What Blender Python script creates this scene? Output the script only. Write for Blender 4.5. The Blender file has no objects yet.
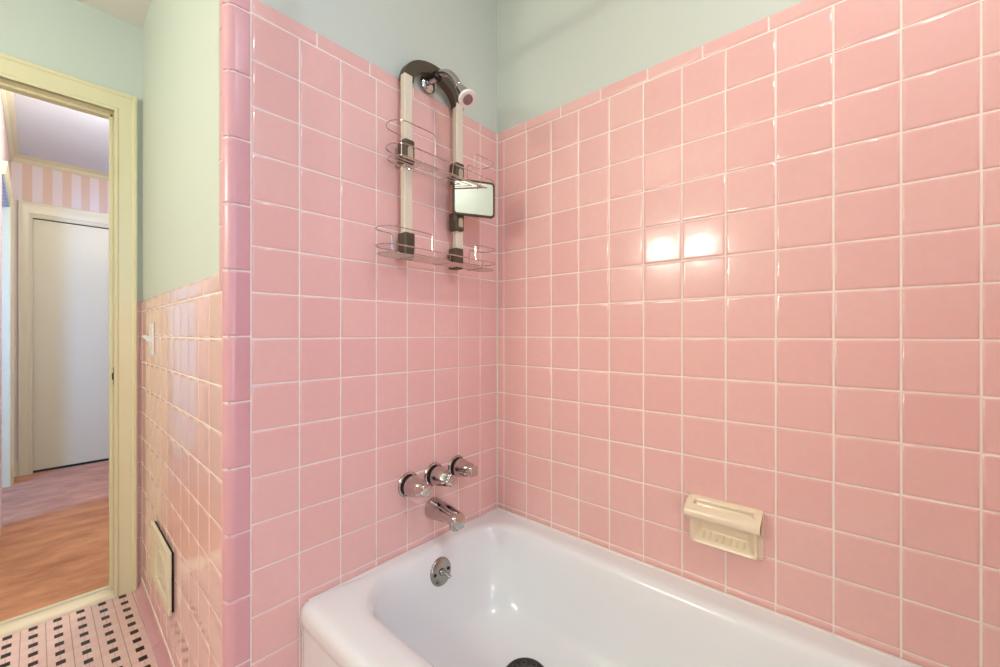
import bpy, math, random
from mathutils import Vector, Matrix
random.seed(7)
T = 0.109                     # one wall tile (4 1/4 in + joint), metres
HC = 10.0                     # camera height above the floor, in tiles
sc = bpy.context.scene
COL = sc.collection
PI = math.pi

def P(x, y, z):               # tile units (z relative to eye height) -> metres
    return Vector((x * T, y * T, (z + HC) * T))

# ------------------------------------------------------------------ materials
def lin(c):
    c /= 255.0
    return c / 12.92 if c <= 0.04045 else ((c + 0.055) / 1.055) ** 2.4
def rgb(r, g, b): return (lin(r), lin(g), lin(b), 1.0)

def new_mat(name):
    m = bpy.data.materials.new(name); m.use_nodes = True
    nt = m.node_tree; b = nt.nodes['Principled BSDF']
    return m, nt, b
def N(nt, kind, **kw):
    n = nt.nodes.new(kind)
    for k, v in kw.items(): setattr(n, k, v)
    return n

def plain(name, col, rough=0.5, metal=0.0, spec=0.5, var=0.04, nscale=8.0, bump=0.0, bscale=60.0, coat=0.0):
    m, nt, b = new_mat(name)
    b.inputs['Roughness'].default_value = rough
    b.inputs['Metallic'].default_value = metal
    b.inputs['Specular IOR Level'].default_value = spec
    b.inputs['Coat Weight'].default_value = coat
    b.inputs['Coat Roughness'].default_value = 0.05
    tc = N(nt, 'ShaderNodeTexCoord')
    no = N(nt, 'ShaderNodeTexNoise'); no.inputs['Scale'].default_value = nscale; no.inputs['Detail'].default_value = 4
    nt.links.new(tc.outputs['Object'], no.inputs['Vector'])
    mx = N(nt, 'ShaderNodeMix', data_type='RGBA')
    mx.inputs[6].default_value = tuple(c * (1 - var) for c in col[:3]) + (1,)
    mx.inputs[7].default_value = tuple(min(1, c * (1 + var)) for c in col[:3]) + (1,)
    nt.links.new(no.outputs['Fac'], mx.inputs[0])
    nt.links.new(mx.outputs[2], b.inputs['Base Color'])
    if bump:
        n2 = N(nt, 'ShaderNodeTexNoise'); n2.inputs['Scale'].default_value = bscale; n2.inputs['Detail'].default_value = 3
        nt.links.new(tc.outputs['Object'], n2.inputs['Vector'])
        bp = N(nt, 'ShaderNodeBump'); bp.inputs['Strength'].default_value = bump; bp.inputs['Distance'].default_value = 0.002
        nt.links.new(n2.outputs['Fac'], bp.inputs['Height']); nt.links.new(bp.outputs['Normal'], b.inputs['Normal'])
    return m

def tile_mat(name, c1, c2, rough=0.12, waves=0.25, spec=0.6):
    m, nt, b = new_mat(name)
    b.inputs['Roughness'].default_value = rough
    b.inputs['Specular IOR Level'].default_value = spec
    g = N(nt, 'ShaderNodeNewGeometry')
    tc = N(nt, 'ShaderNodeTexCoord')
    mx = N(nt, 'ShaderNodeMix', data_type='RGBA')
    mx.inputs[6].default_value = c1; mx.inputs[7].default_value = c2
    nt.links.new(g.outputs['Random Per Island'], mx.inputs[0])
    n1 = N(nt, 'ShaderNodeTexNoise'); n1.inputs['Scale'].default_value = 55; n1.inputs['Detail'].default_value = 3
    nt.links.new(tc.outputs['Object'], n1.inputs['Vector'])
    m2 = N(nt, 'ShaderNodeMix', data_type='RGBA', blend_type='MULTIPLY'); m2.inputs[0].default_value = 0.10
    nt.links.new(mx.outputs[2], m2.inputs[6]); nt.links.new(n1.outputs['Color'], m2.inputs[7])
    nt.links.new(m2.outputs[2], b.inputs['Base Color'])
    n2 = N(nt, 'ShaderNodeTexNoise'); n2.inputs['Scale'].default_value = 26; n2.inputs['Detail'].default_value = 2
    nt.links.new(tc.outputs['Object'], n2.inputs['Vector'])
    bp = N(nt, 'ShaderNodeBump'); bp.inputs['Strength'].default_value = waves; bp.inputs['Distance'].default_value = 0.0012
    nt.links.new(n2.outputs['Fac'], bp.inputs['Height']); nt.links.new(bp.outputs['Normal'], b.inputs['Normal'])
    return m

M = {}
M['tile'] = tile_mat('pink_glazed_tile', rgb(246, 200, 193), rgb(243, 194, 188))
M['tileside_lit'] = tile_mat('pink_glazed_tile_polished_lit', rgb(249, 212, 205), rgb(246, 206, 200), 0.05, 0.04, 1.0)  # same tile, glossier; base lightened to paint in the side wall's bright reflections
M['trimtile'] = tile_mat('pink_trim_tile', rgb(228, 176, 180), rgb(225, 170, 176), 0.3, 0.15)
M['grout'] = plain('cream_grout', rgb(250, 240, 230), 0.85, spec=0.2, var=0.08, nscale=30)
M['green'] = plain('pale_green_paint', rgb(210, 219, 208), 0.55, spec=0.3, var=0.015, nscale=3, bump=0.05, bscale=200)
M['ceil'] = plain('ceiling_paint', rgb(230, 228, 218), 0.7, spec=0.2, var=0.02)
M['cream'] = plain('cream_gloss_paint', rgb(230, 224, 184), 0.3, spec=0.45, var=0.02, nscale=12)
M['hallwhite'] = plain('hall_white_paint', rgb(212, 205, 178), 0.35, spec=0.4, var=0.015)
M['hallceil'] = plain('hall_ceiling_paint', rgb(226, 234, 250), 0.55, spec=0.3, var=0.01)
M['marble'] = plain('cream_marble', rgb(238, 226, 196), 0.25, var=0.08, nscale=25)
M['fpink'] = tile_mat('mosaic_pink', rgb(247, 217, 208), rgb(241, 206, 197), 0.3, 0.1)
M['fblack'] = plain('mosaic_black', rgb(38, 26, 24), 0.25, var=0.3, nscale=40)
M['fgrout'] = plain('mosaic_grout', rgb(196, 160, 142), 0.9, spec=0.1, var=0.12, nscale=20)
M['enamel'] = plain('white_enamel', rgb(238, 242, 243), 0.18, spec=0.5, var=0.008, nscale=5, coat=0.2)
M['caulk'] = plain('white_caulk', rgb(240, 232, 226), 0.5, var=0.05, nscale=40)
M['chrome'] = plain('chrome', (0.55, 0.52, 0.51, 1), 0.07, metal=1.0, var=0.02)
M['chromedull'] = plain('brushed_chrome', (0.36, 0.35, 0.32, 1), 0.2, metal=1.0, var=0.1, nscale=60)
M['wire'] = plain('steel_wire', (0.62, 0.56, 0.53, 1), 0.14, metal=1.0, var=0.06, nscale=40)
M['alu'] = plain('cream_rail_enamel', rgb(228, 222, 200), 0.3, spec=0.5, var=0.02)
M['dkplastic'] = plain('dark_taupe_plastic', rgb(80, 71, 54), 0.38, var=0.08, nscale=30)
M['dkinset'] = plain('pale_inset_plastic', rgb(196, 186, 160), 0.4, var=0.05)
M['black'] = plain('black_rubber', rgb(16, 15, 15), 0.32, var=0.2, nscale=50)
M['whiteplastic'] = plain('white_plastic', rgb(236, 234, 228), 0.35, var=0.01)
M['nozzle'] = plain('nozzle_grey', rgb(150, 120, 116), 0.4, var=0.1, nscale=120)
M['mirror'] = plain('mirror_glass', (0.84, 0.86, 0.80, 1), 0.01, metal=1.0, var=0.0)
M['soap'] = plain('cream_ceramic', rgb(243, 228, 198), 0.22, var=0.02, coat=0.3)
M['vent'] = plain('cream_vent_metal', rgb(232, 226, 196), 0.35, var=0.03)
M['ventdark'] = plain('vent_louvre_metal', rgb(226, 222, 194), 0.4, var=0.12, nscale=20)
M['void'] = plain('dark_gap', rgb(24, 22, 20), 0.8, var=0.1)
M['brass'] = plain('aged_brass', (0.35, 0.27, 0.15, 1), 0.3, metal=1.0, var=0.2, nscale=60)

def lit_sky():
    m, nt, b = new_mat('daylit_pane')
    tc = N(nt, 'ShaderNodeTexCoord'); no = N(nt, 'ShaderNodeTexNoise'); no.inputs['Scale'].default_value = 4
    nt.links.new(tc.outputs['Object'], no.inputs['Vector'])
    cr = N(nt, 'ShaderNodeValToRGB')
    cr.color_ramp.elements[0].position = 0.35; cr.color_ramp.elements[0].color = rgb(130, 170, 165)
    cr.color_ramp.elements[1].position = 0.6; cr.color_ramp.elements[1].color = rgb(225, 240, 250)
    nt.links.new(no.outputs['Fac'], cr.inputs['Fac']); nt.links.new(cr.outputs['Color'], b.inputs['Emission Color'])
    b.inputs['Emission Strength'].default_value = 0.9; b.inputs['Roughness'].default_value = 0.1
    return m
M['sky'] = lit_sky()
def carpet():
    m, nt, b = new_mat('brown_carpet')
    b.inputs['Roughness'].default_value = 0.95; b.inputs['Specular IOR Level'].default_value = 0.1
    b.inputs['Sheen Weight'].default_value = 0.25
    tc = N(nt, 'ShaderNodeTexCoord')
    mp = N(nt, 'ShaderNodeMapping'); mp.inputs['Rotation'].default_value = (0, 0, 0.75); mp.inputs['Scale'].default_value = (2.0, 4.5, 1)
    nt.links.new(tc.outputs['Object'], mp.inputs['Vector'])
    n1 = N(nt, 'ShaderNodeTexNoise'); n1.inputs['Scale'].default_value = 2.2; n1.inputs['Detail'].default_value = 6; n1.inputs['Roughness'].default_value = 0.65
    nt.links.new(mp.outputs['Vector'], n1.inputs['Vector'])
    cr = N(nt, 'ShaderNodeValToRGB')
    cr.color_ramp.elements[0].position = 0.3; cr.color_ramp.elements[0].color = rgb(160, 100, 64)
    cr.color_ramp.elements[1].position = 0.7; cr.color_ramp.elements[1].color = rgb(216, 154, 112)
    nt.links.new(n1.outputs['Fac'], cr.inputs['Fac'])
    nt.links.new(cr.outputs['Color'], b.inputs['Base Color'])
    n2 = N(nt, 'ShaderNodeTexNoise'); n2.inputs['Scale'].default_value = 260; n2.inputs['Detail'].default_value = 2
    nt.links.new(tc.outputs['Object'], n2.inputs['Vector'])
    bp = N(nt, 'ShaderNodeBump'); bp.inputs['Strength'].default_value = 0.6; bp.inputs['Distance'].default_value = 0.006
    nt.links.new(n2.outputs['Fac'], bp.inputs['Height']); nt.links.new(bp.outputs['Normal'], b.inputs['Normal'])
    return m
M['carpet'] = carpet()

def wallpaper():
    m, nt, b = new_mat('striped_wallpaper')
    b.inputs['Roughness'].default_value = 0.6; b.inputs['Specular IOR Level'].default_value = 0.25
    tc = N(nt, 'ShaderNodeTexCoord'); sp = N(nt, 'ShaderNodeSeparateXYZ')
    nt.links.new(tc.outputs['Object'], sp.inputs[0])
    ad = N(nt, 'ShaderNodeMath', operation='ADD'); nt.links.new(sp.outputs['X'], ad.inputs[0]); nt.links.new(sp.outputs['Y'], ad.inputs[1])
    ad2 = N(nt, 'ShaderNodeMath', operation='ADD'); nt.links.new(ad.outputs[0], ad2.inputs[0])
    per = 0.965 * T
    ad2.inputs[1].default_value = -(34.5 - 11.53 + 0.30) * T + 1000 * per     # stripe phase on the far wall
    dv = N(nt, 'ShaderNodeMath', operation='DIVIDE'); nt.links.new(ad2.outputs[0], dv.inputs[0]); dv.inputs[1].default_value = per
    fr = N(nt, 'ShaderNodeMath', operation='FRACT'); nt.links.new(dv.outputs[0], fr.inputs[0])
    s2 = N(nt, 'ShaderNodeMath', operation='SUBTRACT'); nt.links.new(fr.outputs[0], s2.inputs[0]); s2.inputs[1].default_value = 0.5
    ab = N(nt, 'ShaderNodeMath', operation='ABSOLUTE'); nt.links.new(s2.outputs[0], ab.inputs[0])
    gt = N(nt, 'ShaderNodeMath', operation='GREATER_THAN'); nt.links.new(ab.outputs[0], gt.inputs[0]); gt.inputs[1].default_value = 0.26
    mx = N(nt, 'ShaderNodeMix', data_type='RGBA'); mx.inputs[6].default_value = rgb(222, 210, 212); mx.inputs[7].default_value = rgb(216, 188, 174)
    nt.links.new(gt.outputs[0], mx.inputs[0]); nt.links.new(mx.outputs[2], b.inputs['Base Color'])
    return m
M['paper'] = wallpaper()

# ------------------------------------------------------------------ mesh builder
class MB:
    def __init__(s): s.v = []; s.f = []; s.m = []
    def add(s, verts, faces, mi=0):
        o = len(s.v); s.v += [tuple(v) for v in verts]
        for f in faces: s.f.append(tuple(i + o for i in f)); s.m.append(mi)
    def box(s, x0, x1, y0, y1, z0, z1, mi=0):           # tile units
        c = [P(x, y, z) for z in (z0, z1) for y in (y0, y1) for x in (x0, x1)]
        s.add(c, [(0, 2, 3, 1), (4, 5, 7, 6), (0, 1, 5, 4), (2, 6, 7, 3), (0, 4, 6, 2), (1, 3, 7, 5)], mi)
    def obox(s, o, u, v, n, u0, u1, v0, v1, n0, n1, mi=0):   # oriented box, metres frame, tile extents
        c = [o + u * (a * T) + v * (b * T) + n * (k * T) for k in (n0, n1) for b in (v0, v1) for a in (u0, u1)]
        s.add(c, [(0, 2, 3, 1), (4, 5, 7, 6), (0, 1, 5, 4), (2, 6, 7, 3), (0, 4, 6, 2), (1, 3, 7, 5)], mi)
    def loft(s, rings, mi=0, closed=True, cap0=False, cap1=False):
        n = len(rings[0]); o = len(s.v)
        for r in rings: s.v += [tuple(p) for p in r]
        for i in range(len(rings) - 1):
            for j in range(n if closed else n - 1):
                a = o + i * n + j; b = o + i * n + (j + 1) % n
                s.f.append((a, b, b + n, a + n)); s.m.append(mi)
        if cap0: s.f.append(tuple(o + j for j in reversed(range(n)))); s.m.append(mi)
        if cap1: s.f.append(tuple(o + (len(rings) - 1) * n + j for j in range(n))); s.m.append(mi)
    def lathe(s, o, ax, prof, seg=32, mi=0, cap0=True, cap1=True, mod=None):   # prof: (distance along ax, radius) in tiles
        ax = ax.normalized(); up = Vector((0, 0, 1)) if abs(ax.z) < 0.9 else Vector((1, 0, 0))
        u = ax.cross(up).normalized(); w = u.cross(ax)
        rs = []
        for (d, r) in prof:
            ring = []
            for k in range(seg):
                a = 2 * PI * k / seg
                rr = r * (mod(d, a) if mod else 1)
                ring.append(o + ax * (d * T) + (u * math.cos(a) + w * math.sin(a)) * (rr * T))
            rs.append(ring)
        s.loft(rs, mi, True, cap0, cap1)
    def tube(s, pts, r, seg=8, mi=0, closed=False):      # pts metres, r tiles
        n = len(pts); rs = []; prev = None
        for i in range(n):
            if closed: t = pts[(i + 1) % n] - pts[i - 1]
            else: t = pts[min(i + 1, n - 1)] - pts[max(i - 1, 0)]
            t.normalize()
            if prev is None:
                up = Vector((0, 0, 1)) if abs(t.z) < 0.9 else Vector((1, 0, 0))
                u = t.cross(up).normalized()
            else:
                u = prev - t * prev.dot(t); u.normalize()
            prev = u; w = t.cross(u)
            rr = r[i] if isinstance(r, (list, tuple)) else r
            rs.append([pts[i] + (u * math.cos(2 * PI * k / seg) + w * math.sin(2 * PI * k / seg)) * (rr * T) for k in range(seg)])
        if closed: rs.append(rs[0]); s.loft(rs, mi)
        else: s.loft(rs, mi, True, True, True)
    def build(s, name, mats, parent=None, smooth=True, wn=False, bevel=0.0, segs=2, sharp=40, origin=None):
        me = bpy.data.meshes.new(name)
        vs = s.v
        if origin is not None: vs = [tuple(Vector(v) - origin) for v in vs]
        me.from_pydata(vs, [], s.f)
        if not isinstance(mats, (list, tuple)): mats = [mats]
        for m in mats: me.materials.append(m)
        me.polygons.foreach_set('material_index', s.m)
        me.polygons.foreach_set('use_smooth', [smooth] * len(s.f))
        me.validate(); me.update()
        import bmesh
        bm = bmesh.new(); bm.from_mesh(me); bmesh.ops.recalc_face_normals(bm, faces=bm.faces)
        if smooth:
            lim = math.radians(sharp)
            for e in bm.edges:
                if len(e.link_faces) == 2 and e.calc_face_angle(0) > lim: e.smooth = False
        bm.to_mesh(me); bm.free()
        ob = bpy.data.objects.new(name, me); COL.objects.link(ob)
        if origin is not None: ob.location = origin
        if parent is not None:
            ob.parent = parent
            ob.matrix_parent_inverse = Matrix.Translation(-parent.location)
        if bevel:
            bv = ob.modifiers.new('bevel', 'BEVEL'); bv.width = bevel * T; bv.segments = segs; bv.limit_method = 'ANGLE'
            wn = True
            for p in me.polygons: p.use_smooth = True
        if wn:
            w = ob.modifiers.new('weighted', 'WEIGHTED_NORMAL'); w.mode = 'FACE_AREA'; w.weight = 80; w.keep_sharp = True
        return ob

def struct(o): o['kind'] = 'structure'; return o
def thing(name, label, cat, loc, group=None):
    o = bpy.data.objects.new(name, None); COL.objects.link(o); o.location = loc; o.empty_display_size = 0.03
    o['label'] = label; o['category'] = cat
    if group: o['group'] = group
    return o

# ------------------------------------------------------------------ tiles
def tile(mb, o, u, v, n, u0, u1, v0, v1, mi=1, depth=0.05, soft=1.0, tilt=0.004, top=0.0):
    g = 0.016
    u0 += g; u1 -= g; v0 += g; v1 -= g
    if u1 - u0 < 0.02 or v1 - v0 < 0.02: return
    tu = random.uniform(-tilt, tilt); tv = random.uniform(-tilt, tilt); th = random.uniform(-0.003, 0.003)
    cu = (u0 + u1) / 2; cv = (v0 + v1) / 2
    lim = min(u1 - u0, v1 - v0) / 2 - 0.004
    rings = []
    for ins, dz in ((0, -depth), (0, -0.022), (0.012 * soft, -0.010), (0.032 * soft, -0.002), (0.06 * soft, 0)):
        ins = min(ins, lim)
        a0, a1, b0, b1 = u0 + ins, u1 - ins, v0 + ins, v1 - ins - (top * (1 + dz / 0.05 if dz < 0 else 1) if top else 0)
        rings.append([o + u * (a * T) + v * (b * T) + n * ((dz + th + (a - cu) * tu + (b - cv) * tv) * T)
                      for a, b in ((a0, b0), (a1, b0), (a1, b1), (a0, b1))])
    mb.loft(rings, mi, True, False, True)

Z0 = -0.114; PZ = 0.99                        # a joint line near eye level, row pitch
TOP = Z0 + 7 * PZ                             # underside of the cap row (6.816)
CAP = TOP + 0.365
UX, UY, UZ = Vector((1, 0, 0)), Vector((0, 1, 0)), Vector((0, 0, 1))

def tiled(mb, o, u, n, cols, zlo, ztop, skip=None):
    """cols: joint positions along u.  Rows on the PZ grid clipped to zlo..ztop."""
    ks = [Z0 + k * PZ for k in range(-11, 8)]
    rows = []
    for a, b in zip(ks[:-1], ks[1:]):
        a2, b2 = max(a, zlo), min(b, ztop)
        if b2 - a2 > 0.04: rows.append((a2, b2))
    for (a, b) in rows:
        for c0, c1 in zip(cols[:-1], cols[1:]):
            tile(mb, o, u, UZ, n, c0, c1, a, b)

RIM = -6.235
# --- right (long) wall: plane x = 0, faces -x
mb = MB()
mb.box(0.06, 1.2, -13.95, 0.9, -10, 12.05, 0)
mb.box(0.022, 0.058, -13.9, 0.055, -6.5, CAP - 0.03, 2)
cols = [0.0, 0.30] + [0.30 + k for k in range(1, 14)] + [13.9]
oR = P(0, 0, 0)
tiled(mb, oR, -UY, -UX, cols, RIM - 0.1, TOP)
caps = [0.0, 1.27] + [1.27 + 1.38 * k for k in range(1, 10)] + [13.9]
for c0, c1 in zip(caps[:-1], caps[1:]): tile(mb, oR, -UY, UZ, -UX, c0, c1, TOP, CAP, mi=1, soft=1.6)
struct(mb.build('wall_right', [M['green'], M['tile'], M['grout'], M['trimtile']], wn=True))

# --- plumbing wall: plane y = 0, faces -y
mb = MB()
mb.box(-8.27, 0.059, 0.06, 0.9, -10, 12.05, 0)
mb.box(-8.05, 0.03, 0.022, 0.058, -10, CAP - 0.03, 2)
cols = [0.0] + [0.866 + k for k in range(0, 8)]
tiled(mb, oR, -UX, -UY, cols, -9.9, TOP)
caps = [0.0, 0.86] + [0.86 + 1.40 * k for k in range(1, 6)] + [7.866]
caps = [c for c in caps if c < 7.5] + [7.866]
for c0, c1 in zip(caps[:-1], caps[1:]): tile(mb, oR, -UX, UZ, -UY, c0, c1, TOP, CAP, mi=1, soft=1.6)
struct(mb.build('wall_left', [M['green'], M['tile'], M['grout'], M['trimtile']], wn=True))

# --- closet side wall (runs back to the doorway, 1 degree out of square), faces -x
S0 = Vector((-8.34, 0.2, 0)); S1 = Vector((-8.13, 11.55, 0))
su = (S1 - S0).normalized(); sn = Vector((-su.y, su.x, 0))
if sn.x > 0: sn = -sn
oS = P(S0.x, S0.y, 0)
SL = (S1 - S0).length
WT = Z0 + PZ; WC = WT + 0.42                  # wainscot top
mb = MB()
mb.obox(oS, su, UZ, sn, -0.02, SL + 0.6, -10, 12.05, -0.85, -0.05, 0)
mb.obox(oS, su, UZ, sn, 0.06, SL + 0.1, -10, WC - 0.03, -0.2, -0.022, 2)
cols = [0.03 + k for k in range(0, 12)] + [SL]
cols = [c for c in cols if c < SL - 0.15] + [SL]
tiled(mb, oS, su, sn, cols, -9.55, WT)
caps = [0.27 + 1.38 * k for k in range(0, 8)] + [SL]
for c0, c1 in zip(caps[:-1], caps[1:]): tile(mb, oS, su, UZ, sn, c0, c1, WT, WC, mi=1, soft=1.6)
struct(mb.build('wall_side', [M['green'], M['tileside_lit'], M['grout'], M['trimtile']], wn=True))
# cove base along it
mb = MB()
nseg = [0.03 + 1.38 * k for k in range(0, 8)] + [SL]
for a, b in zip(nseg[:-1], nseg[1:]):
    prof = [(-0.05, -9.56), (0.0, -9.58), (0.012, -9.62), (0.03, -9.8), (0.08, -9.92), (0.17, -9.975), (0.22, -9.995), (0.22, -10.02)]
    rs = []
    for t in (a + 0.012, b - 0.012):
        rs.append([oS + su * (t * T) + sn * (p * T) + UZ * (z * T) for p, z in prof])
    mb.loft(rs, 0, False)
mb.obox(oS, su, UZ, sn, 0.03, SL, -10, -9.57, -0.05, 0.01, 1)
struct(mb.build('baseboard_side', [M['trimtile'], M['grout']]))

# --- rounded corner trim, full height, 2x6 pieces
mb = MB()
R = 0.21
joints = [CAP, 1.31 + 1.37 * 4] + [1.31 + 1.37 * k for k in range(3, -9, -1)] + [-10]
joints = sorted(set(joints))
def corner_prof(ins, d):
    pts = []
    pts.append((-7.882 - ins * 0.0, 0 + d + 0.03 if False else d))
    for k in range(9):
        a = PI / 2 * k / 8
        cx, cy = -8.34 + R, R
        pts.append((cx - (R - d) * math.sin(a), cy - (R - d) * math.cos(a)))
    return pts
for z0, z1 in zip(joints[:-1], joints[1:]):
    g = 0.016
    rs = []
    hi = z1 - g if z1 < CAP - 0.01 else z1
    for z, d in ((z0 + g, 0.05), (z0 + g, 0.02), (z0 + g + 0.012, 0.006), (z0 + g + 0.04, 0), (hi - 0.04, 0), (hi - 0.012, 0.006), (hi, 0.02), (hi, 0.05)):
        pr = corner_prof(0, d)
        pr = [(pr[0][0], d + 0.05)] + [(pr[0][0], d + 0.012), (pr[0][0] - 0.02, d)] + pr[1:] + [(-8.34 + d + 0.05, 0.215)]
        rs.append([P(x, y, z) for x, y in pr])
    mb.loft(rs, 0, False)
pr = [(-7.85, 0.03)] + corner_prof(0, 0.03)[1:] + [(-8.31, 0.30), (-7.85, 0.30)]
mb.loft([[P(x, y, z) for x, y in pr] for z in (-10, CAP - 0.03)], 1, True, True, True)
# narrow strip on the painted side above the wainscot
for k in range(6):
    z0 = WT + 1.37 * k if k else WT; z1 = min(WT + 1.37 * (k + 1), CAP)
    tile(mb, oS, su, UZ, sn, 0.03, 0.27, z0, z1, mi=0, soft=1.0)
mb.obox(oS, su, UZ, sn, 0.0, 0.255, WT, CAP - 0.02, -0.2, -0.022, 1)
struct(mb.build('trim_1', [M['trimtile'], M['grout']], wn=True, sharp=60))

# --- doorway wall, plane y = 11.55
YD = 11.55
XR, XL = -8.9, -15.4          # clear opening
ZH = 8.45
mb = MB()
mb.box(XR + 0.02, -8.0, YD + 0.05, YD + 1.0, -10, 12.05, 0)
mb.box(-22.5, XL - 0.02, YD + 0.05, YD + 1.0, -10, 12.05, 0)
mb.box(XL - 0.02, XR + 0.02, YD + 0.05, YD + 1.0, ZH + 0.02, 12.05, 0)
mb.box(-8.32, -8.05, YD + 0.03, YD + 0.06, -10, WC - 0.03, 2)
mb.box(-22.4, XL - 0.7, YD + 0.03, YD + 0.06, -10, WC - 0.03, 2)
oD = P(0, YD, 0)
tiled(mb, oD, -UX, -UY, [8.13, 8.26], -10, WT); tile(mb, oD, -UX, UZ, -UY, 8.13, 8.26, WT, WC, mi=1)
tiled(mb, oD, -UX, -UY, [16.05 + k for k in range(7)], -10, WT); 
struct(mb.build('wall_doorway', [M['green'], M['tile'], M['grout'], M['trimtile']], wn=True))

# --- doorway casing (moulded) and jamb
mb = MB()
prof = [(0.0, 0.02), (0.0, -0.10), (0.03, -0.13), (0.09, -0.13), (0.12, -0.10), (0.16, -0.10), (0.40, -0.16), (0.50, -0.17), (0.545, -0.21), (0.62, -0.21), (0.65, -0.18), (0.65, 0.02)]
def casing(mb, prof, xr, xl, zh, y, hs=1.0, zb=-10, mi=0, sy=1.0):
    # profile swept up the right side, over the head and down the left side with mitred corners
    rs = []
    rs.append([P(xr + a, y + b * sy, zb) for a, b in prof])
    rs.append([P(xr + a, y + b * sy, zh + a * hs) for a, b in prof])
    rs.append([P(xl - a, y + b * sy, zh + a * hs) for a, b in prof])
    rs.append([P(xl - a, y + b * sy, zb) for a, b in prof])
    mb.loft(rs, mi, True, True, True)
casing(mb, prof, XR, XL, ZH, YD + 0.05, 1.15)
struct(mb.build('trim_2', M['cream'], sharp=20))
mb = MB()
for a, b, y0, y1 in ((0.0, 0.12, YD - 0.02, YD + 1.05), (-0.09, 0.0, YD + 0.42, YD + 0.66)):
    mb.box(XR + a, XR + b, y0, y1, -10, ZH + b)
    mb.box(XL - b, XL - a, y0, y1, -10, ZH + b)
    mb.box(XL - b, XR + b, y0, y1, ZH + a, ZH + b)
jamb = struct(mb.build('trim_3', M['cream'], bevel=0.012))
# strike plate let into the jamb
mb = MB()
mb.box(XR - 0.012, XR + 0.03, YD + 0.10, YD + 0.30, -1.95, -1.3, 0)
sp = mb.build('strike_plate', M['brass'], parent=jamb, bevel=0.006)
sp['label'] = 'small aged brass strike plate'
mb = MB(); mb.box(XR - 0.016, XR - 0.005, YD + 0.15, YD + 0.25, -1.78, -1.5, 0)
mb.tube([P(XR - 0.02, YD + 0.10, -1.5), P(XR - 0.04, YD + 0.05, -1.55), P(XR - 0.04, YD + 0.03, -1.75)], 0.02)
mb.build('latch_hole', M['void'], parent=sp)
# marble threshold
mb = MB()
rs = [[P(x, y, z) for x in (XL, XR)] for y, z in ((YD - 0.08, -10), (YD - 0.06, -9.90), (YD + 0.02, -9.86), (YD + 0.55, -9.86), (YD + 0.62, -9.90), (YD + 0.64, -10))]
mb.loft([list(r) for r in zip(*rs)], 0, False)
struct(mb.build('trim_4', M['marble'], sharp=60))
mb = MB(); mb.box(XL, XR, YD + 0.64, YD + 0.84, -10, -9.85)
struct(mb.build('trim_5', M['hallwhite'], bevel=0.03))

# --- the rest of the bathroom: rear wall, vanity wall, ceiling, floor
mb = MB(); mb.box(-7.3, 1.0, -14.9, -13.95, -10, 12.05, 0); mb.box(-7.3, 0.05, -13.96, -13.9, -10, CAP, 1); mb.box(-23.4, 1.0, -20.9, -20.0, -10, 12.05, 0); mb.box(-22.4, 0, -20.01, -19.9, -10, WC, 1); mb.box(-7.3, -6.9, -20, -14.5, -10, 12.05, 0)
struct(mb.build('wall_rear', [M['green'], M['tile']], smooth=False))
mb = MB(); mb.box(-23.4, -22.5, -20.9, 12.6, -10, 12.05, 0); mb.box(-22.5, -22.44, -19.9, YD, -10, WC, 1)
struct(mb.build('wall_vanity', [M['green'], M['tile']], smooth=False))
mb = MB(); mb.box(-23.4, 1.2, -20.9, 12.6, 12.05, 12.9)
struct(mb.build('ceiling', M['ceil'], smooth=False))

mb = MB()
mb.box(-22.5, -6.4, -20, YD + 0.1, -10.6, -10.006, 2)
q = 0.5575
def quad(x0, x1, y0, y1, mi):
    mb.add([P(x0, y0, -10), P(x1, y0, -10), P(x1, y1, -10), P(x0, y1, -10)], [(0, 1, 2, 3)], mi)
e = 0.008; E2 = 0.012
for i in range(-3, 24):
    for j in range(-1, 45):
        cx = -8.69 - q * i; cy = 11.34 - q * j
        x0, x1 = cx - q / 2 + E2, cx + q / 2 - E2; b = 0.098
        y0 = cy - q / 2
        if x1 < -22.4: continue
        # row with the black dot
        quad(cx - b, cx + b, cy - 0.11, cy + 0.11, 1)
        for (a0, a1) in ((x0, cx - b - e), (cx + b + e, x1)):
            quad(a0, a1, cy - 0.11, cy - 0.004, 0); quad(a0, a1, cy + 0.004, cy + 0.11, 0)
        # solid pink row
        quad(x0, cx - 0.005, cy + 0.11 + e, cy + q - 0.11 - e, 0)
        quad(cx + 0.005, x1, cy + 0.11 + e, cy + q - 0.11 - e, 0)
struct(mb.build('floor', [M['fpink'], M['fblack'], M['fgrout']], smooth=False))

# ------------------------------------------------------------------ hall
YF = 34.5; XH = -12.0
mb = MB(); mb.box(-26, 4, YD + 0.84, YF + 0.1, -10.6, -9.985)
struct(mb.build('hall_floor', M['carpet'], smooth=False))
mb = MB(); mb.box(-26, 4, YD + 0.9, YF + 0.1, 12.45, 13)
struct(mb.build('hall_ceiling', M['hallceil'], smooth=False))
DX0, DX1, DZ = -10.97, -3.9, 8.24
mb = MB()
mb.box(-26, DX0 - 0.02, YF, YF + 1, -10, 12.45); mb.box(DX1 + 0.02, 4, YF, YF + 1, -10, 12.45); mb.box(DX0 - 0.02, DX1 + 0.02, YF, YF + 1, DZ + 0.02, 12.45)
struct(mb.build('wall_hall_far', M['paper'], smooth=False))
mb = MB(); mb.box(XH - 1.0, XH, 32.0, YF, -10, 12.45); mb.box(XH - 1.0, XH, 19.5, 23.5, -10, 12.45); mb.box(XH - 1.0, XH, 23.5, 32.0, 8.24, 12.45)
struct(mb.build('wall_hall_left', M['paper'], smooth=False))
mb = MB(); mb.box(-26, XH, 19.3, 20.0, -10, 12.45)  # unseen partition added to keep side-room light off the near carpet
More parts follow.
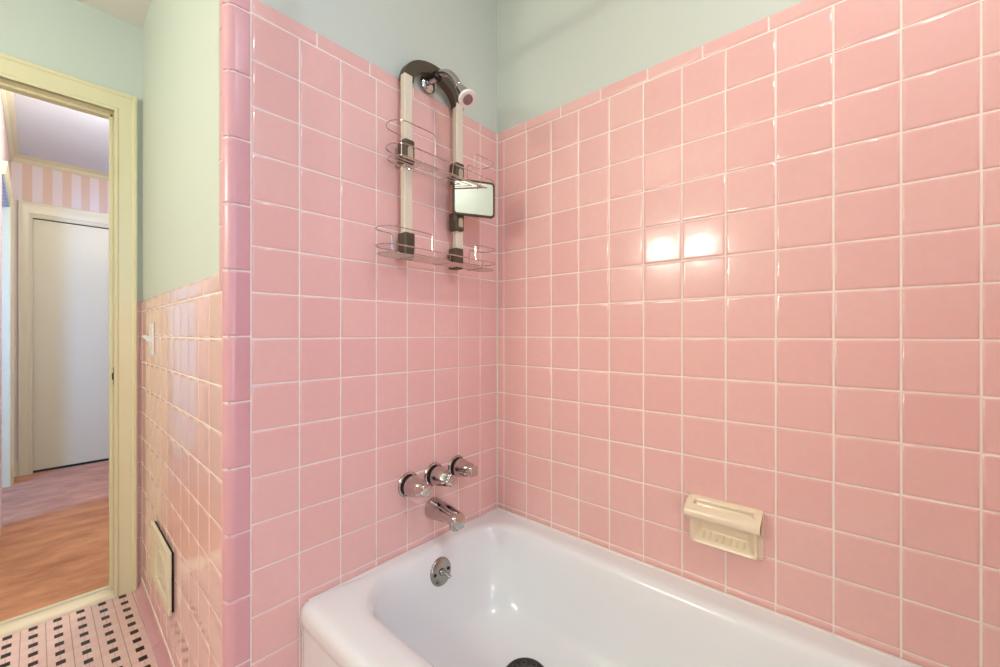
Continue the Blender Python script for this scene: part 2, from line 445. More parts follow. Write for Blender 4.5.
struct(mb.build('wall_light_block', M['hallwhite'], smooth=False))
mb = MB(); mb.box(1.5, 2.4, YD + 0.9, YF, -10, 12.45)
struct(mb.build('wall_hall_right', M['paper'], smooth=False))
mb = MB(); mb.box(-26.5, -25.8, YD + 0.9, YF, -10, 12.45)
struct(mb.build('wall_hall_end', M['paper'], smooth=False))
# crown
cp = [(0, -0.5), (-0.03, -0.5), (-0.06, -0.44), (-0.10, -0.4), (-0.16, -0.2), (-0.30, -0.1), (-0.36, -0.05), (-0.40, 0.0), (0, 0)]
mb = MB()
mb.loft([[P(x, YF + a, 12.45 + b) for a, b in cp] for x in (XH, 1.5)], 0, True, True, True)
struct(mb.build('trim_6', M['hallwhite'], sharp=30))
mb = MB()
mb.loft([[P(XH - a, y, 12.45 + b) for a, b in cp] for y in (19.5, YF)], 0, True, True, True)
struct(mb.build('trim_7', M['hallwhite'], sharp=30))
# far door
mb = MB(); mb.box(DX0, DX1, YF + 0.12, YF + 0.45, -9.82, DZ - 0.04)
d1 = struct(mb.build('door_1', M['hallwhite'], bevel=0.02))
mb = MB()
pr = [(0.0, 0.02), (0.0, -0.08), (0.06, -0.11), (0.16, -0.09), (0.20, -0.12), (0.50, -0.16), (0.58, -0.20), (0.66, -0.20), (0.69, -0.17), (0.69, 0.02)]
casing(mb, pr, DX1, DX0, DZ, YF, 1.6)
struct(mb.build('trim_8', M['hallwhite'], sharp=20))
mb = MB(); mb.box(DX0 - 0.02, DX1 + 0.02, YF + 0.5, YF + 0.6, -10, DZ); 
mb.box(DX0 - 0.02, DX0, YF, YF + 0.6, -10, DZ); mb.box(DX0, DX1, YF, YF + 0.6, DZ, DZ + 0.02)
struct(mb.build('trim_9', M['void'], smooth=False))
# baseboards
bp = [(0, 0), (-0.13, 0), (-0.13, 0.86), (-0.10, 0.93), (-0.06, 1.0), (-0.05, 1.06), (0, 1.07)]
mb = MB(); mb.loft([[P(x, YF + a, -10 + b) for a, b in bp] for x in (XH, DX0 - 0.69)], 0, True, True, True)
struct(mb.build('baseboard_hall', M['hallwhite'], sharp=30))
# opening in the hall's left wall, its casing, and the lit room beyond
OY0, OY1 = 23.5, 32.0
mb = MB()
mb.loft([[P(XH - b, OY1 + k, z) for k, b in pr] for z in (-10, DZ + 0.69)], 0, True, True, True)
mb.box(XH - 0.95, XH + 0.06, OY1 - 0.1, OY1, -10, DZ)
struct(mb.build('trim_10', M['cream'], sharp=20))
mb = MB(); mb.loft([[P(XH - b, y, DZ + k) for k, b in pr] for y in (OY0, OY1)], 0, True, True, True)
struct(mb.build('trim_11', M['cream'], sharp=20))
mb = MB(); mb.box(-16.0, -13.05, 32.6, 33.0, -9.85, 8.75)
struct(mb.build('door_2', M['cream'], bevel=0.03))
# daylit window high on the side room's end wall, glimpsed through the opening
mb = MB()
for a0, a1, z0, z1 in ((-16.2, -12.85, 8.75, 8.95), (-16.2, -12.85, 11.1, 11.3), (-13.05, -12.85, 8.95, 11.1), (-16.2, -16.0, 8.95, 11.1)):
    mb.box(a0, a1, YF - 0.22, YF - 0.02, z0, z1)
w1 = struct(mb.build('window_1', M['hallwhite'], bevel=0.02))
mb = MB(); mb.box(-16.0, -13.05, YF - 0.14, YF - 0.10, 8.95, 11.1)
mb.build('window_pane', M['sky'], parent=w1, smooth=False)
# ------------------------------------------------------------------ bathtub
tub = thing('bathtub', 'white enamel bathtub with rolled front rim against the pink tile walls', 'bathtub', P(-3.4, -6.95, -10))
XF = -6.87; YB = -13.88
def rrect(x0, x1, y0, y1, r, z, na=10, ns=(14, 26)):
    """rounded rectangle, constant point count; r = per-corner radii (x0y0, x1y0, x1y1, x0y1)"""
    pts = []
    cs = [((x1, y0), r[1], -PI / 2), ((x1, y1), r[2], 0), ((x0, y1), r[3], PI / 2), ((x0, y0), r[0], PI)]
    arcs = []
    for (cx, cy), rad, a0 in cs:
        sx = -1 if cx == x1 else 1; sy = -1 if cy == y1 else 1
        ox, oy = cx + sx * rad, cy + sy * rad
        arcs.append([(ox + rad * math.cos(a0 + PI / 2 * k / na), oy + rad * math.sin(a0 + PI / 2 * k / na)) for k in range(na + 1)])
    for i in range(4):
        pts += arcs[i]
        a = arcs[i][-1]; b = arcs[(i + 1) % 4][0]; m = ns[1] if i % 2 == 0 else ns[0]
        for k in range(1, m): pts.append((a[0] + (b[0] - a[0]) * k / m, a[1] + (b[1] - a[1]) * k / m))
    return [P(x, y, z) for x, y in pts]
rings = []
g = 0.012
def outer(ins, z, r=0.09): return rrect(XF + ins, -g, YB, -g, (r, .02, .02, r), z)
rings.append(outer(0.06, -9.99)); rings.append(outer(0.05, -7.6)); rings.append(outer(0.05, -6.84)); rings.append(outer(0.042, -6.76)); rings.append(outer(0.02, -6.69)); rings.append(outer(0.006, -6.64))
rings.append(outer(0.0, -6.58)); rings.append(outer(0.0, -6.46)); rings.append(outer(0.02, -6.36)); rings.append(outer(0.08, -6.27)); rings.append(outer(0.17, -6.232)); rings.append(outer(0.30, -6.225))
# inner basin: (front x, wall x, back y, plumbing y, z, radii)
def basin(fx, wx, by, py, z, r): return rrect(fx, wx, by, py, (r, r, r, r), z)
rings.append(basin(-6.2, -0.45, -13.35, -0.24, -6.235, 1.5))
rings.append(basin(-6.02, -0.60, -13.2, -0.34, -6.25, 1.40))
rings.append(basin(-5.92, -0.68, -13.1, -0.41, -6.30, 1.33))
rings.append(basin(-5.85, -0.74, -13.0, -0.47, -6.40, 1.28))
rings.append(basin(-5.80, -0.79, -12.9, -0.51, -6.55, 1.25))
rings.append(basin(-5.74, -0.85, -12.7, -0.57, -6.9, 1.23))
rings.append(basin(-5.65, -0.93, -12.4, -0.66, -7.4, 1.2))
rings.append(basin(-5.53, -1.03, -12.0, -0.79, -7.9, 1.16))
rings.append(basin(-5.36, -1.17, -11.6, -0.98, -8.3, 1.1))
rings.append(basin(-5.12, -1.40, -11.1, -1.26, -8.6, 1.15))
rings.append(basin(-4.78, -1.72, -10.6, -1.62, -8.80, 1.05))
rings.append(basin(-4.35, -2.15, -10.0, -2.05, -8.90, 0.9))
rings.append(basin(-3.85, -2.65, -9.2, -2.7, -8.93, 0.55))
mb = MB(); mb.loft(rings, 0, True, False, True)
tb = mb.build('basin', M['enamel'], parent=tub, sharp=70)
mb = MB()
mb.tube([P(-0.05, YB + 0.1, RIM + 0.01), P(-0.05, -0.05, RIM + 0.01)], 0.045, 8)
mb.tube([P(-0.05, -0.035, RIM + 0.0), P(XF + 0.2, -0.035, RIM + 0.0)], 0.032, 8)
mb.tube([P(XF + 0.14, -0.025, RIM - 0.02), P(XF + 0.05, -0.02, -6.38), P(XF + 0.02, -0.02, -6.6), P(XF + 0.06, -0.02, -6.9), P(XF + 0.07, -0.02, -9.9)], 0.022, 8)
mb.build('caulk_bead', M['caulk'], parent=tub)
# overflow plate with trip lever
oo = P(-3.13, -0.555, -6.91); oax = Vector((0, -0.984, 0.18)).normalized()
mb = MB(); mb.lathe(oo, oax, [(-0.05, 0.375), (0.02, 0.385), (0.05, 0.37), (0.075, 0.32), (0.085, 0.0)], 40, cap0=True, cap1=False)
ov = mb.build('overflow_plate', M['chromedull'], parent=tub); ov['label'] = 'round chrome overflow plate on the end of the tub'
mb = MB()
mb.lathe(oo + oax * (0.08 * T), oax, [(0, 0.10), (0.06, 0.09), (0.09, 0.06)], 16)
b0 = oo + oax * (0.12 * T)
mb.tube([b0, b0 + Vector((0.06, -0.10, -0.06)) * T, b0 + Vector((0.13, -0.18, -0.14)) * T], [0.045, 0.04, 0.05], 10)
mb.build('trip_lever', M['chromedull'], parent=ov)
for sx in (-0.25, 0.25):
    mb = MB(); mb.lathe(oo + Vector((sx * T, 0, 0)) + oax * (0.06 * T), oax, [(0, 0.05), (0.03, 0.045), (0.04, 0.02)], 12)
    mb.build('screw', M['void'], parent=ov)

# ------------------------------------------------------------------ drain stopper
dc = P(-2.55, -3.24, -8.87)
st = thing('drain_stopper', 'black rubber drain cover lying on the bottom of the tub', 'drain cover', dc)
mb = MB(); mb.lathe(dc, UZ, [(0.0, 0.56), (0.05, 0.57), (0.085, 0.54), (0.10, 0.48), (0.085, 0.42), (0.085, 0.30), (0.12, 0.22), (0.14, 0.1), (0.145, 0.0)], 40, cap1=False)
mb.build('disc', M['black'], parent=st)
mb = MB()
for k in range(8):
    a = 2 * PI * k / 8
    c = dc + Vector((math.cos(a) * 0.36, math.sin(a) * 0.36, 0.09)) * T
    mb.tube([c + Vector((math.cos(t) * .07, math.sin(t) * .07, 0)) * T for t in [2 * PI * i / 12 for i in range(12)]], 0.018, 6, closed=True)
mb.build('drain_rim', M['dkplastic'], parent=st)

# ------------------------------------------------------------------ taps
AX = Vector((0, -1, 0))
def valve(x, z, label, rot):
    o = P(x, 0, z)
    t = thing('faucet_handle', label, 'faucet handle', o, 'chrome valve handles above the tub spout')
    mb = MB(); mb.lathe(o, AX, [(0.004, 0.345), (0.03, 0.355), (0.06, 0.34), (0.075, 0.305), (0.06, 0.29), (0.05, 0.0)], 40, cap1=False)
    mb.build('escutcheon', M['chrome'], parent=t)
    mb = MB(); mb.lathe(o, AX, [(0.05, 0.27), (0.22, 0.27)], 32); mb.build('collar', M['void'], parent=t)
    def mod(d, a):
        k = max(0, min(1, (d - 0.38) / 0.42))
        return 1 + 0.15 * k * math.cos(4 * (a + rot))
    mb = MB()
    mb.lathe(o, AX, [(0.19, 0.26), (0.20, 0.285), (0.23, 0.29), (0.36, 0.268), (0.50, 0.235), (0.64, 0.205), (0.74, 0.12), (0.80, 0.178), (0.835, 0.165), (0.85, 0.13), (0.83, 0.0)], 48, cap1=False, mod=mod)
    mb.build('knob', M['chrome'], parent=t, sharp=50)
    return t
valve(-3.86, -4.31, 'leftmost of the three chrome tub valve handles on the pink tiles', 0.5)
valve(-2.93, -4.27, 'middle one of three chrome tub valve handles, right above the spout', 0.2)
valve(-2.0, -4.25, 'rightmost of the three chrome tub valve handles, nearest the corner', 0.75)

so = P(-2.97, 0, -5.26); SX = 1.06
ts = thing('tub_spout', 'chrome tub spout angled down over the rim below the valve handles', 'spout', so)
mb = MB()
secs = [(0.004, 0.0, 0.27, 0.29), (0.04, 0.0, 0.28, 0.30), (0.12, 0.0, 0.275, 0.29), (0.4, 0.0, 0.255, 0.25), (0.72, 0.0, 0.235, 0.20), (0.94, -0.01, 0.22, 0.17), (1.09, -0.03, 0.215, 0.165), (1.19, -0.06, 0.205, 0.165), (1.23, -0.09, 0.185, 0.14)]
rs = []
for d, dz, w, h in secs:
    ring = []
    for k in range(36):
        a = 2 * PI * k / 36; c, s = math.cos(a), math.sin(a)
        p = 2.0 + 1.2 * min(1, d / 1.1)
        rr = (abs(c) ** p + abs(s) ** p) ** (-1 / p)
        ring.append(so + Vector((c * rr * w * SX, -d, s * rr * h * SX + dz)) * T)
    rs.append(ring)
mb.loft(rs, 0, True, True, True)
mb.build('body', M['chrome'], parent=ts, sharp=50)
mb = MB()
rs = []
for z, w0, y0, y1 in ((-0.08, 0.205, -0.91, -1.228), (-0.20, 0.20, -0.95, -1.235), (-0.28, 0.195, -0.97, -1.23), (-0.30, 0.17, -0.99, -1.21)):
    rs.append([so + Vector((a * w0 * SX, (y0 + y1) / 2 + b * (y1 - y0) / 2, z)) * T for a, b in ((-1, -.6), (-.7, -1), (.7, -1), (1, -.6), (1, .6), (.7, 1), (-.7, 1), (-1, .6))])
mb.loft(rs, 0, True, True, True)
mb.build('outlet', M['chrome'], parent=ts, sharp=50)

# ------------------------------------------------------------------ shower head
HX = -3.19
ho = P(HX, 0, 7.45)
sh = thing('showerhead', 'chrome showerhead with white face on a bent arm above the wire caddy', 'showerhead', ho)
mb = MB(); mb.lathe(ho, AX, [(0.06, 0.28), (0.085, 0.29), (0.11, 0.27), (0.14, 0.20), (0.17, 0.12)], 36)
mb.build('flange', M['chrome'], parent=sh)
def bez(p, n=14):
    out = []
    for i in range(n + 1):
        t = i / n; a = (1 - t) ** 3; b = 3 * t * (1 - t) ** 2; c = 3 * t * t * (1 - t); d = t ** 3
        out.append(P(HX + a * p[0][0] + b * p[1][0] + c * p[2][0] + d * p[3][0], a * p[0][1] + b * p[1][1] + c * p[2][1] + d * p[3][1], a * p[0][2] + b * p[1][2] + c * p[2][2] + d * p[3][2]))
    return out
mb = MB(); mb.tube(bez([(0, -.12, 7.44), (0, -.3, 7.44), (0, -.4, 7.45), (0, -.5, 7.47)]), 0.09, 16)
mb.build('arm', M['chrome'], parent=sh)
mb = MB(); mb.lathe(P(HX, -0.46, 7.46), Vector((0, -1, 0.25)), [(0, 0.13), (0.02, 0.16), (0.11, 0.16), (0.13, 0.13)], 20)
mb.build('swivel_nut', M['black'], parent=sh)
neck = bez([(0, -.52, 7.48), (0, -.85, 7.52), (0, -1.18, 7.26), (0, -1.40, 6.82)])
mb = MB(); mb.tube(neck, [0.105 - 0.01 * abs(i - 7) / 7 for i in range(15)], 18)
mb.build('neck', M['chrome'], parent=sh)
hd = (Vector((-0.05, -0.58, -0.78))).normalized(); HS = 0.78
hb = neck[-1]
mb = MB(); mb.lathe(hb - hd * (0.03 * T), hd, [(0, 0.09), (0.01, 0.11), (0.06, 0.115), (0.08, 0.10), (0.10, 0.115), (0.25, 0.145), (0.45, 0.18), (0.60, 0.215), (0.62, 0.20)], 32)
mb.build('bell', M['chrome'], parent=sh)
fc = hb + hd * (0.58 * T)
mb = MB(); mb.lathe(fc, hd, [(0, 0.19), (0.0, 0.238), (0.05, 0.247), (0.09, 0.235), (0.10, 0.20), (0.09, 0.14), (0.08, 0.0)], 36, cap1=False)
fr = mb.build('face_ring', M['whiteplastic'], parent=sh); fr['label'] = 'white plastic face ring'
mb = MB(); mb.lathe(fc + hd * (0.085 * T), hd, [(0, 0.142), (0.02, 0.138), (0.025, 0.11), (0.012, 0.09), (0.028, 0.06), (0.032, 0.0)], 28, cap1=False)
mb.build('nozzle_plate', M['nozzle'], parent=fr)

# ------------------------------------------------------------------ shower caddy
cd = thing('shower_caddy', 'two-tier wire shower caddy with cream rails and dark arch hung from the shower arm', 'shower caddy', P(-3.12, -0.3, 1.9))
def rail(x0, x1):
    mb = MB()
    mb.box(x0, x1, -0.40, -0.20, 2.12, 7.13)
    mb.build('rail', M['alu'], parent=cd, bevel=0.025)
rail(-4.26, -3.985); rail(-2.335, -2.06)
# arch
mb = MB(); rs = []
for i in range(33):
    a = PI * i / 32
    ca, sa = math.cos(a), math.sin(a)
    wi = 0.33 + 0.05 * sa
    ox, oz = 1.12 * ca, 0.86 * sa ** 0.9
    ix, iz = (1.12 - wi) * ca, 0.55 * sa ** 0.9
    zb = 7.0
    ring = []
    for px, pz, py in ((ox, oz, -0.14), (ox, oz, -0.35), (ox * .985, oz - .01, -0.38), (ix * 1.015, iz + .01, -0.38), (ix, iz, -0.35), (ix, iz, -0.14)):
        ring.append(P(-3.13 + px, py, zb + pz))
    rs.append(ring)
mb.loft(rs, 0, True, True, True)
mb.build('arch', M['dkplastic'], parent=cd, sharp=35)
mb = MB(); mb.box(-3.36, -3.02, -0.40, -0.15, 7.565, 7.66)
mb.build('hook', M['dkplastic'], parent=cd, bevel=0.05)
def bracket(xc, z0, z1, inset=True):
    mb = MB(); mb.box(xc - 0.165, xc + 0.165, -0.52, -0.15, z0, z1)
    b = mb.build('clip', M['dkplastic'], parent=cd, bevel=0.05, segs=3)
    if inset:
        mb = MB(); zc = (z0 + z1) / 2; h = (z1 - z0)
        prof = [(-0.085, zc - 0.30 * h), (0.085, zc - 0.30 * h), (0.085, zc + 0.05 * h)] + [(0.085 * math.cos(PI * k / 10), zc + 0.05 * h + 0.16 * h * math.sin(PI * k / 10)) for k in range(1, 10)] + [(-0.085, zc + 0.05 * h)]
        mb.loft([[P(xc + a, y, z) for a, z in prof] for y in (-0.51, -0.535)], 0, True, True, True)
        w = mb.build('release_tab', M['dkinset'], parent=b); w['label'] = 'pale arched release tab'
    return b
BA, BB = -4.16, -2.28
bracket(BA, 4.62, 5.29); bracket(BB, 4.62, 5.24)
bracket(BA + 0.01, 2.04, 2.76, False); bracket(BB - 0.03, 1.98, 2.62, False)
bracket(BB, 3.16, 3.71)

def loop(x0, x1, y0, y1, r, z, na=6):
    pts = []
    for (cx, cy, a0) in ((x1 - r, y0 + r, -PI / 2), (x1 - r, y1 - r, 0), (x0 + r, y1 - r, PI / 2), (x0 + r, y0 + r, PI)):
        for k in range(na + 1):
            a = a0 + PI / 2 * k / na; pts.append(P(cx + r * math.cos(a), cy + r * math.sin(a), z))
    return pts
WR = 0.015
def basket(x0, x1, zf, zr, zg, lx, rx, nfloor, yb=-0.36, yf=-1.08, name='basket'):
    r = 0.34
    mb = MB()
    mb.tube(loop(x0, x1, yf, yb, r, zr), WR * 1.15, 8, closed=True)
    bk = mb.build('basket_ring', M['wire'], parent=cd)
    mb = MB()
    mb.tube(loop(x0 + 0.05, x1 - 0.05, yf + 0.05, yb - 0.03, r - 0.05, zf), WR, 8, closed=True)
    for k in range(nfloor):
        y = yf + 0.12 + (yb - yf - 0.24) * k / (nfloor - 1)
        dx = 0.12 if k in (0, nfloor - 1) else 0.05
        mb.tube([P(x0 + dx, y, zf), P(x1 - dx, y, zf)], WR * 0.8, 6)
    for x in (x0 + 0.85, (x0 + x1) / 2, x1 - 0.75):
        mb.tube([P(x, yf + 0.01, zr), P(x, yf + 0.05, zf - 0.03), P(x, yb - 0.05, zf - 0.03), P(x, yb, zr)], WR * 0.9, 6)
    mb.build('basket_floor', M['wire'], parent=bk)
    # end guards
    for (xp, xe, sgn) in ((lx, x0, -1), (rx, x1, 1)):
        mb = MB()
        pts = [P(xp, yf, zr), P(xp, yf, zg - 0.05), P(xp + sgn * 0.05, yf, zg)]
        for k in range(7):
            a = PI / 2 * k / 6
            pts.append(P(xe - sgn * (r - r * math.sin(a)), yf + r - r * math.cos(a), zg))
        for k in range(7):
            a = PI / 2 * k / 6
            pts.append(P(xe - sgn * (r - r * math.cos(a)), yb - r + r * math.sin(a), zg))
        pts += [P(xe - sgn * (r + 0.25), yb, zg), P(xe - sgn * (r + 0.3), yb, zg - 0.05), P(xe - sgn * (r + 0.3), yb, zr)]
        mb.tube(pts, WR, 8)
        mb.build('guard_wire', M['wire'], parent=bk)
basket(-4.97, -1.2, 4.52, 4.80, 5.38, -3.75, -2.22, 4)
basket(-5.27, -1.12, 2.02, 2.22, 2.66, -3.85, -2.2, 5)
# mirror on the right rail
mc0 = Vector((-2.60, -0.50)); mc1 = Vector((-1.40, -1.12))
mu2 = (mc1 - mc0); MW = mu2.length; mu2.normalize()
mu = Vector((mu2.x, mu2.y, 0)); mn = Vector((mu2.y, -mu2.x, 0))   # faces the room
if mn.y > 0: mn = -mn
mo = P((mc0.x + mc1.x) / 2, (mc0.y + mc1.y) / 2, 4.15)
def rr2(w, h, r, d, na=6):
    pts = []
    for cx, cz, a0 in ((w - r, h - r, 0), (-w + r, h - r, PI / 2), (-w + r, -h + r, PI), (w - r, -h + r, 3 * PI / 2)):
        for k in range(na + 1):
            a = a0 + PI / 2 * k / na
            pts.append(mo + mu * ((cx + r * math.cos(a)) * T) + UZ * ((cz + r * math.sin(a)) * T) + mn * (d * T))
    return pts
hw, hh = MW / 2, 0.55
mb = MB()
mb.loft([rr2(hw - .02, hh - .02, .1, -0.06), rr2(hw, hh, .1, -0.04), rr2(hw, hh, .1, 0.04), rr2(hw - .02, hh - .02, .1, 0.06), rr2(hw - .055, hh - .055, .08, 0.06), rr2(hw - .06, hh - .06, .08, 0.03)], 0, True, True, True)
mf = mb.build('mirror_frame', M['dkplastic'], parent=cd, sharp=35)
mb = MB(); mb.loft([rr2(hw - .062, hh - .062, .08, 0.025), rr2(hw - .062, hh - .062, .08, 0.036)], 0, True, True, True)
mg = mb.build('mirror_glass', M['mirror'], parent=mf, sharp=20); mg['label'] = 'small shaving mirror glass'
mb = MB(); mb.tube([P(BB - 0.12, -0.40, 3.45), P(BB - 0.12, -0.46, 3.7), mo - mu * (hw * 0.6 * T) - mn * (0.08 * T)], 0.06, 8)
mb.build('mirror_arm', M['dkplastic'], parent=mf)

# ------------------------------------------------------------------ soap dish
sd = thing('soap_dish', 'cream ceramic soap dish with grab bar on the long tiled wall above the tub', 'soap dish', P(0, -7.29, -4.6))
def srect(y0, y1, z0, z1, r, x, na=5):
    pts = []
    for cy, cz, a0 in ((y1 - r, z1 - r, 0), (y0 + r, z1 - r, PI / 2), (y0 + r, z0 + r, PI), (y1 - r, z0 + r, 3 * PI / 2)):
        for k in range(na + 1):
            a = a0 + PI / 2 * k / na; pts.append(P(x, cy + r * math.cos(a), cz + r * math.sin(a)))
    return pts
Y0, Y1, ZA, ZB_ = -8.08, -6.50, -5.15, -4.02
mb = MB()
mb.loft([srect(Y0, Y1, ZA, ZB_, .06, 0.0), srect(Y0, Y1, ZA, ZB_, .06, -0.06), srect(Y0 + .03, Y1 - .03, ZA + .03, ZB_ - .03, .06, -0.10), srect(Y0 + .06, Y1 - .06, ZA + .06, ZB_ - .06, .06, -0.11),
         srect(Y0 + .10, Y1 - .10, ZA + .08, -4.34, .06, -0.16), srect(Y0 + .10, Y1 - .10, ZA + .06, -4.40, .06, -0.26), srect(Y0 + .13, Y1 - .13, ZA + .09, -4.44, .06, -0.28), srect(Y0 + .18, Y1 - .18, ZA + .15, -4.48, .06, -0.25),
         srect(Y0 + .25, Y1 - .25, ZA + .30, -4.52, .06, -0.05), srect(Y0 + .29, Y1 - .29, ZA + .36, -4.56, .05, -0.03)], 0, True, True, True)
mb.build('tray', M['soap'], parent=sd, sharp=50)
mb = MB()
for k in range(7):
    y = Y0 + 0.36 + (Y1 - Y0 - 0.72) * k / 6
    mb.tube([P(-0.05, y, ZA + 0.305), P(-0.12, y, ZA + 0.25), P(-0.20, y, ZA + 0.19)], 0.02, 8)
mb.build('drip_ribs', M['soap'], parent=sd)
# grab bar: nose bar joined to the plate by two cheeks, slot in between
def xz(prof, y0, y1, mb):
    rs = []
    n = 5
    e = 0.05
    for y, s in ((y0, 0.9), (y0 + e * .4, 0.97), (y0 + e, 1.0), (y1 - e, 1.0), (y1 - e * .4, 0.97), (y1, 0.9)):
        cx = sum(p[0] for p in prof) / len(prof); cz = sum(p[1] for p in prof) / len(prof)
        rs.append([P(cx + (a - cx) * s, y, cz + (b - cz) * s) for a, b in prof])
    mb.loft(rs, 0, True, True, True)
mb = MB()
A, B = Y0 + 0.01, Y1 + 0.02
nose = [(-0.27, -4.155), (-0.34, -4.185), (-0.42, -4.25), (-0.455, -4.31), (-0.455, -4.38), (-0.43, -4.44), (-0.38, -4.46), (-0.31, -4.43), (-0.265, -4.36), (-0.255, -4.22)]
xz(nose, A, B, mb)
cheek = [(0, -4.05), (-0.12, -4.05), (-0.22, -4.11), (-0.36, -4.20), (-0.42, -4.25), (-0.452, -4.34), (-0.43, -4.44), (-0.36, -4.46), (-0.24, -4.44), (-0.12, -4.62), (0, -4.70)]
xz(cheek, A, A + 0.17, mb); xz(cheek, B - 0.17, B, mb)
back = [(-0.0, -4.04), (-0.09, -4.045), (-0.12, -4.06), (-0.13, -4.11), (-0.12, -4.22), (-0.0, -4.30)]
xz(back, A, B, mb)
mb.build('grab_bar', M['soap'], parent=sd, sharp=55)

# ------------------------------------------------------------------ light switch on the side wall
def onS(a, z, d): return oS + su * (a * T) + UZ * (z * T) + sn * (d * T)
ls = thing('light_switch', 'white toggle light switch on pink wainscot beside the doorway', 'light switch', onS(8.52, -0.21, 0))
mb = MB(); mb.obox(oS, su, UZ, sn, 8.18, 8.86, -0.78, 0.36, 0.0, 0.07)
mb.build('switch_plate', M['whiteplastic'], parent=ls, bevel=0.04, segs=3)
mb = MB()
rs = []
for d, z, w, h in ((0.05, -0.21, 0.055, 0.12), (0.10, -0.20, 0.05, 0.11), (0.20, -0.13, 0.045, 0.07), (0.27, -0.10, 0.04, 0.05)):
    rs.append([onS(8.52 + a * w, z + b * h, d) for a, b in ((-1, -1), (1, -1), (1, 1), (-1, 1))])
mb.loft(rs, 0, True, True, True)
mb.build('toggle', M['whiteplastic'], parent=ls, bevel=0.01)
for z in (0.14, -0.56):
    mb = MB(); mb.lathe(onS(8.52, z, 0.065), sn, [(0, 0.035), (0.015, 0.03), (0.018, 0.0)], 12, cap1=False)
    mb.build('screw', M['alu'], parent=ls)

# ------------------------------------------------------------------ wall register
vr = thing('wall_vent', 'cream metal heating register low on the pink side wall', 'vent', onS(6.3, -7.2, 0))
VA, VB, VZ0, VZ1 = 4.9, 8.0, -8.08, -6.28
def vring(ins, d):
    far = ins * (3.0 if ins > 0.2 else 1)
    return [onS(a, z, d) for a, z in ((VA + ins, VZ0 + ins), (VB - far, VZ0 + ins), (VB - far, VZ1 - ins), (VA + ins, VZ1 - ins))]
mb = MB(); mb.loft([vring(0.05, 0.0), vring(0.05, 0.065)], 0, True, True, True)
mb.build('box', M['void'], parent=vr)
mb = MB(); mb.loft([vring(0.0, 0.06), vring(0.0, 0.11), vring(0.03, 0.135), vring(0.10, 0.15), vring(0.28, 0.15), vring(0.33, 0.13), vring(0.36, 0.10)], 0, True, False, False)
mb.build('frame', M['vent'], parent=vr, sharp=20)
mb = MB()
mb.obox(oS, su, UZ, sn, VA + 0.34, VB - 1.0, VZ0 + 0.34, VZ1 - 0.34, 0.085, 0.095)
mb.build('damper', M['ventdark'], parent=vr)
mb = MB()
rs = []
for k_, d_ in ((1.0, 0.09), (0.94, 0.12), (0.82, 0.135), (0.4, 0.14)):
    rs.append([onS(6.1 + 0.78 * k_ * math.cos(2 * PI * i / 28), -7.18 + 0.52 * k_ * math.sin(2 * PI * i / 28), d_) for i in range(28)])
mb.loft(rs, 0, True, False, True)
mb.build('damper_boss', M['ventdark'], parent=vr)
mb = MB(); mb.tube([onS(5.6, -7.2, 0.09), onS(5.6, -7.18, 0.2), onS(5.6, -7.14, 0.27)], [0.04, 0.04, 0.07], 10)
mb.build('lever', M['vent'], parent=vr)

# ------------------------------------------------------------------ curtain rod (above the frame; its shadow falls on the long wall)
cr = thing('shower_curtain_rod', 'bare chrome shower curtain rod high above the outer edge of the tub', 'curtain rod', P(-6.9, -6.9, 8.6))
mb = MB(); mb.tube([P(-6.9, -0.03, 8.6), P(-6.9, -13.85, 8.6)], 0.115, 16); mb.build('pole', M['chrome'], parent=cr)
for y, s in ((0.055, -1), (-13.9, 1)):
    mb = MB(); mb.lathe(P(-6.9, y, 8.6), Vector((0, s, 0)), [(0.0, 0.3), (0.05, 0.3), (0.1, 0.2), (0.16, 0.14)], 24); mb.build('end_flange', M['chrome'], parent=cr)

# ------------------------------------------------------------------ lights
def area(name, loc, target, sx, sy, power, col):
    l = bpy.data.lights.new(name, 'AREA'); l.shape = 'RECTANGLE'; l.size = sx * T; l.size_y = sy * T; l.energy = power; l.color = col
    o = bpy.data.objects.new(name, l); COL.objects.link(o); o.location = loc
    o.rotation_euler = (target - loc).to_track_quat('-Z', 'Y').to_euler(); return o
def point(name, loc, r, power, col):
    l = bpy.data.lights.new(name, 'POINT'); l.shadow_soft_size = r * T; l.energy = power; l.color = col
    o = bpy.data.objects.new(name, l); COL.objects.link(o); o.location = loc; return o
def spot(name, loc, target, deg, blend, power, col):
    l = bpy.data.lights.new(name, 'SPOT'); l.spot_size = math.radians(deg); l.spot_blend = blend; l.energy = power; l.color = col; l.shadow_soft_size = 0.03
    o = bpy.data.objects.new(name, l); COL.objects.link(o); o.location = loc
    o.rotation_euler = (target - loc).to_track_quat('-Z', 'Y').to_euler(); return o
WARM = (1.0, 0.97, 0.80)
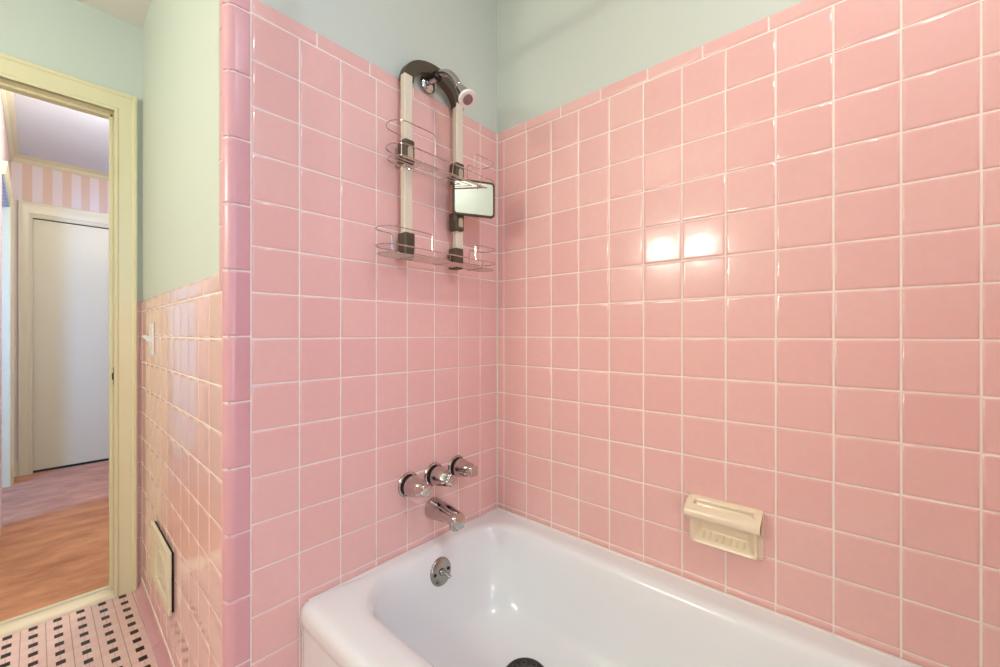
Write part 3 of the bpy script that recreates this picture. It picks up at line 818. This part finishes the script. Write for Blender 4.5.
point('vanity_bulb', P(-21.3, -1.1, 6.4), 0.6, 14.2, (1.0, 0.985, 0.87))
point('vanity_bulb', P(-21.3, 1.8, 6.4), 0.6, 14.2, (1.0, 0.985, 0.87))
area('bath_window', P(-9.8, -19.5, 4.5), P(-8.5, 0, 2), 4, 9, 9.5, (0.12, 0.46, 1.0))
area('bath_overhead_fill', P(-13.5, -15.5, 11.9), P(-11.0, -9.0, 0), 4, 4, 1.5, (1.0, 0.93, 0.85))  # added soft fill behind the camera, placed so its reflection stays out of frame
area('tub_overhead_fill', P(-6.3, -11.5, 11.95), P(-5.3, -8.5, 0), 1.6, 1.6, 8.2, (0.98, 0.98, 1.0))  # added overhead fill for tub and plumbing wall, reflection kept off the tiles
area('rear_low_fill', P(-14.5, -19.3, -2.0), P(-5.5, 0, -6), 5, 5, 8.0, (1.0, 0.93, 0.86))  # added warm fill, brightens the lower walls from behind the camera
area('side_room_window', P(-22, 21.5, 2), P(-10.5, 31, -1), 3, 10, 38, (0.13, 0.36, 1.0))
point('hall_lamp', P(-6.3, 17.5, 10.4), 0.5, 44, (1.0, 0.94, 0.82))
spot('hall_sconce', P(-5.6, 25.0, 6.5), P(-6.6, 25.6, 13), 75, 0.25, 1.6, (0.78, 0.9, 1.0))

w = bpy.data.worlds.new('world'); sc.world = w; w.use_nodes = True
w.node_tree.nodes['Background'].inputs[0].default_value = (0.8, 0.88, 1, 1)
w.node_tree.nodes['Background'].inputs[1].default_value = 0.05

# ------------------------------------------------------------------ camera
cam = bpy.data.cameras.new('camera'); cam.sensor_width = 36; cam.lens = 406.632 / 1000 * 36
cam.clip_start = 0.01
co = bpy.data.objects.new('camera', cam); COL.objects.link(co)
co.location = P(-10.8867, -9.6407, 0); co.rotation_euler = (PI / 2, 0, -math.radians(48.8515))
sc.camera = co
sc.view_settings.view_transform = 'Standard'; sc.view_settings.look = 'None'
sc.view_settings.gamma = 1.0; sc.view_settings.exposure = 0.04
sc.view_settings.use_curve_mapping = False
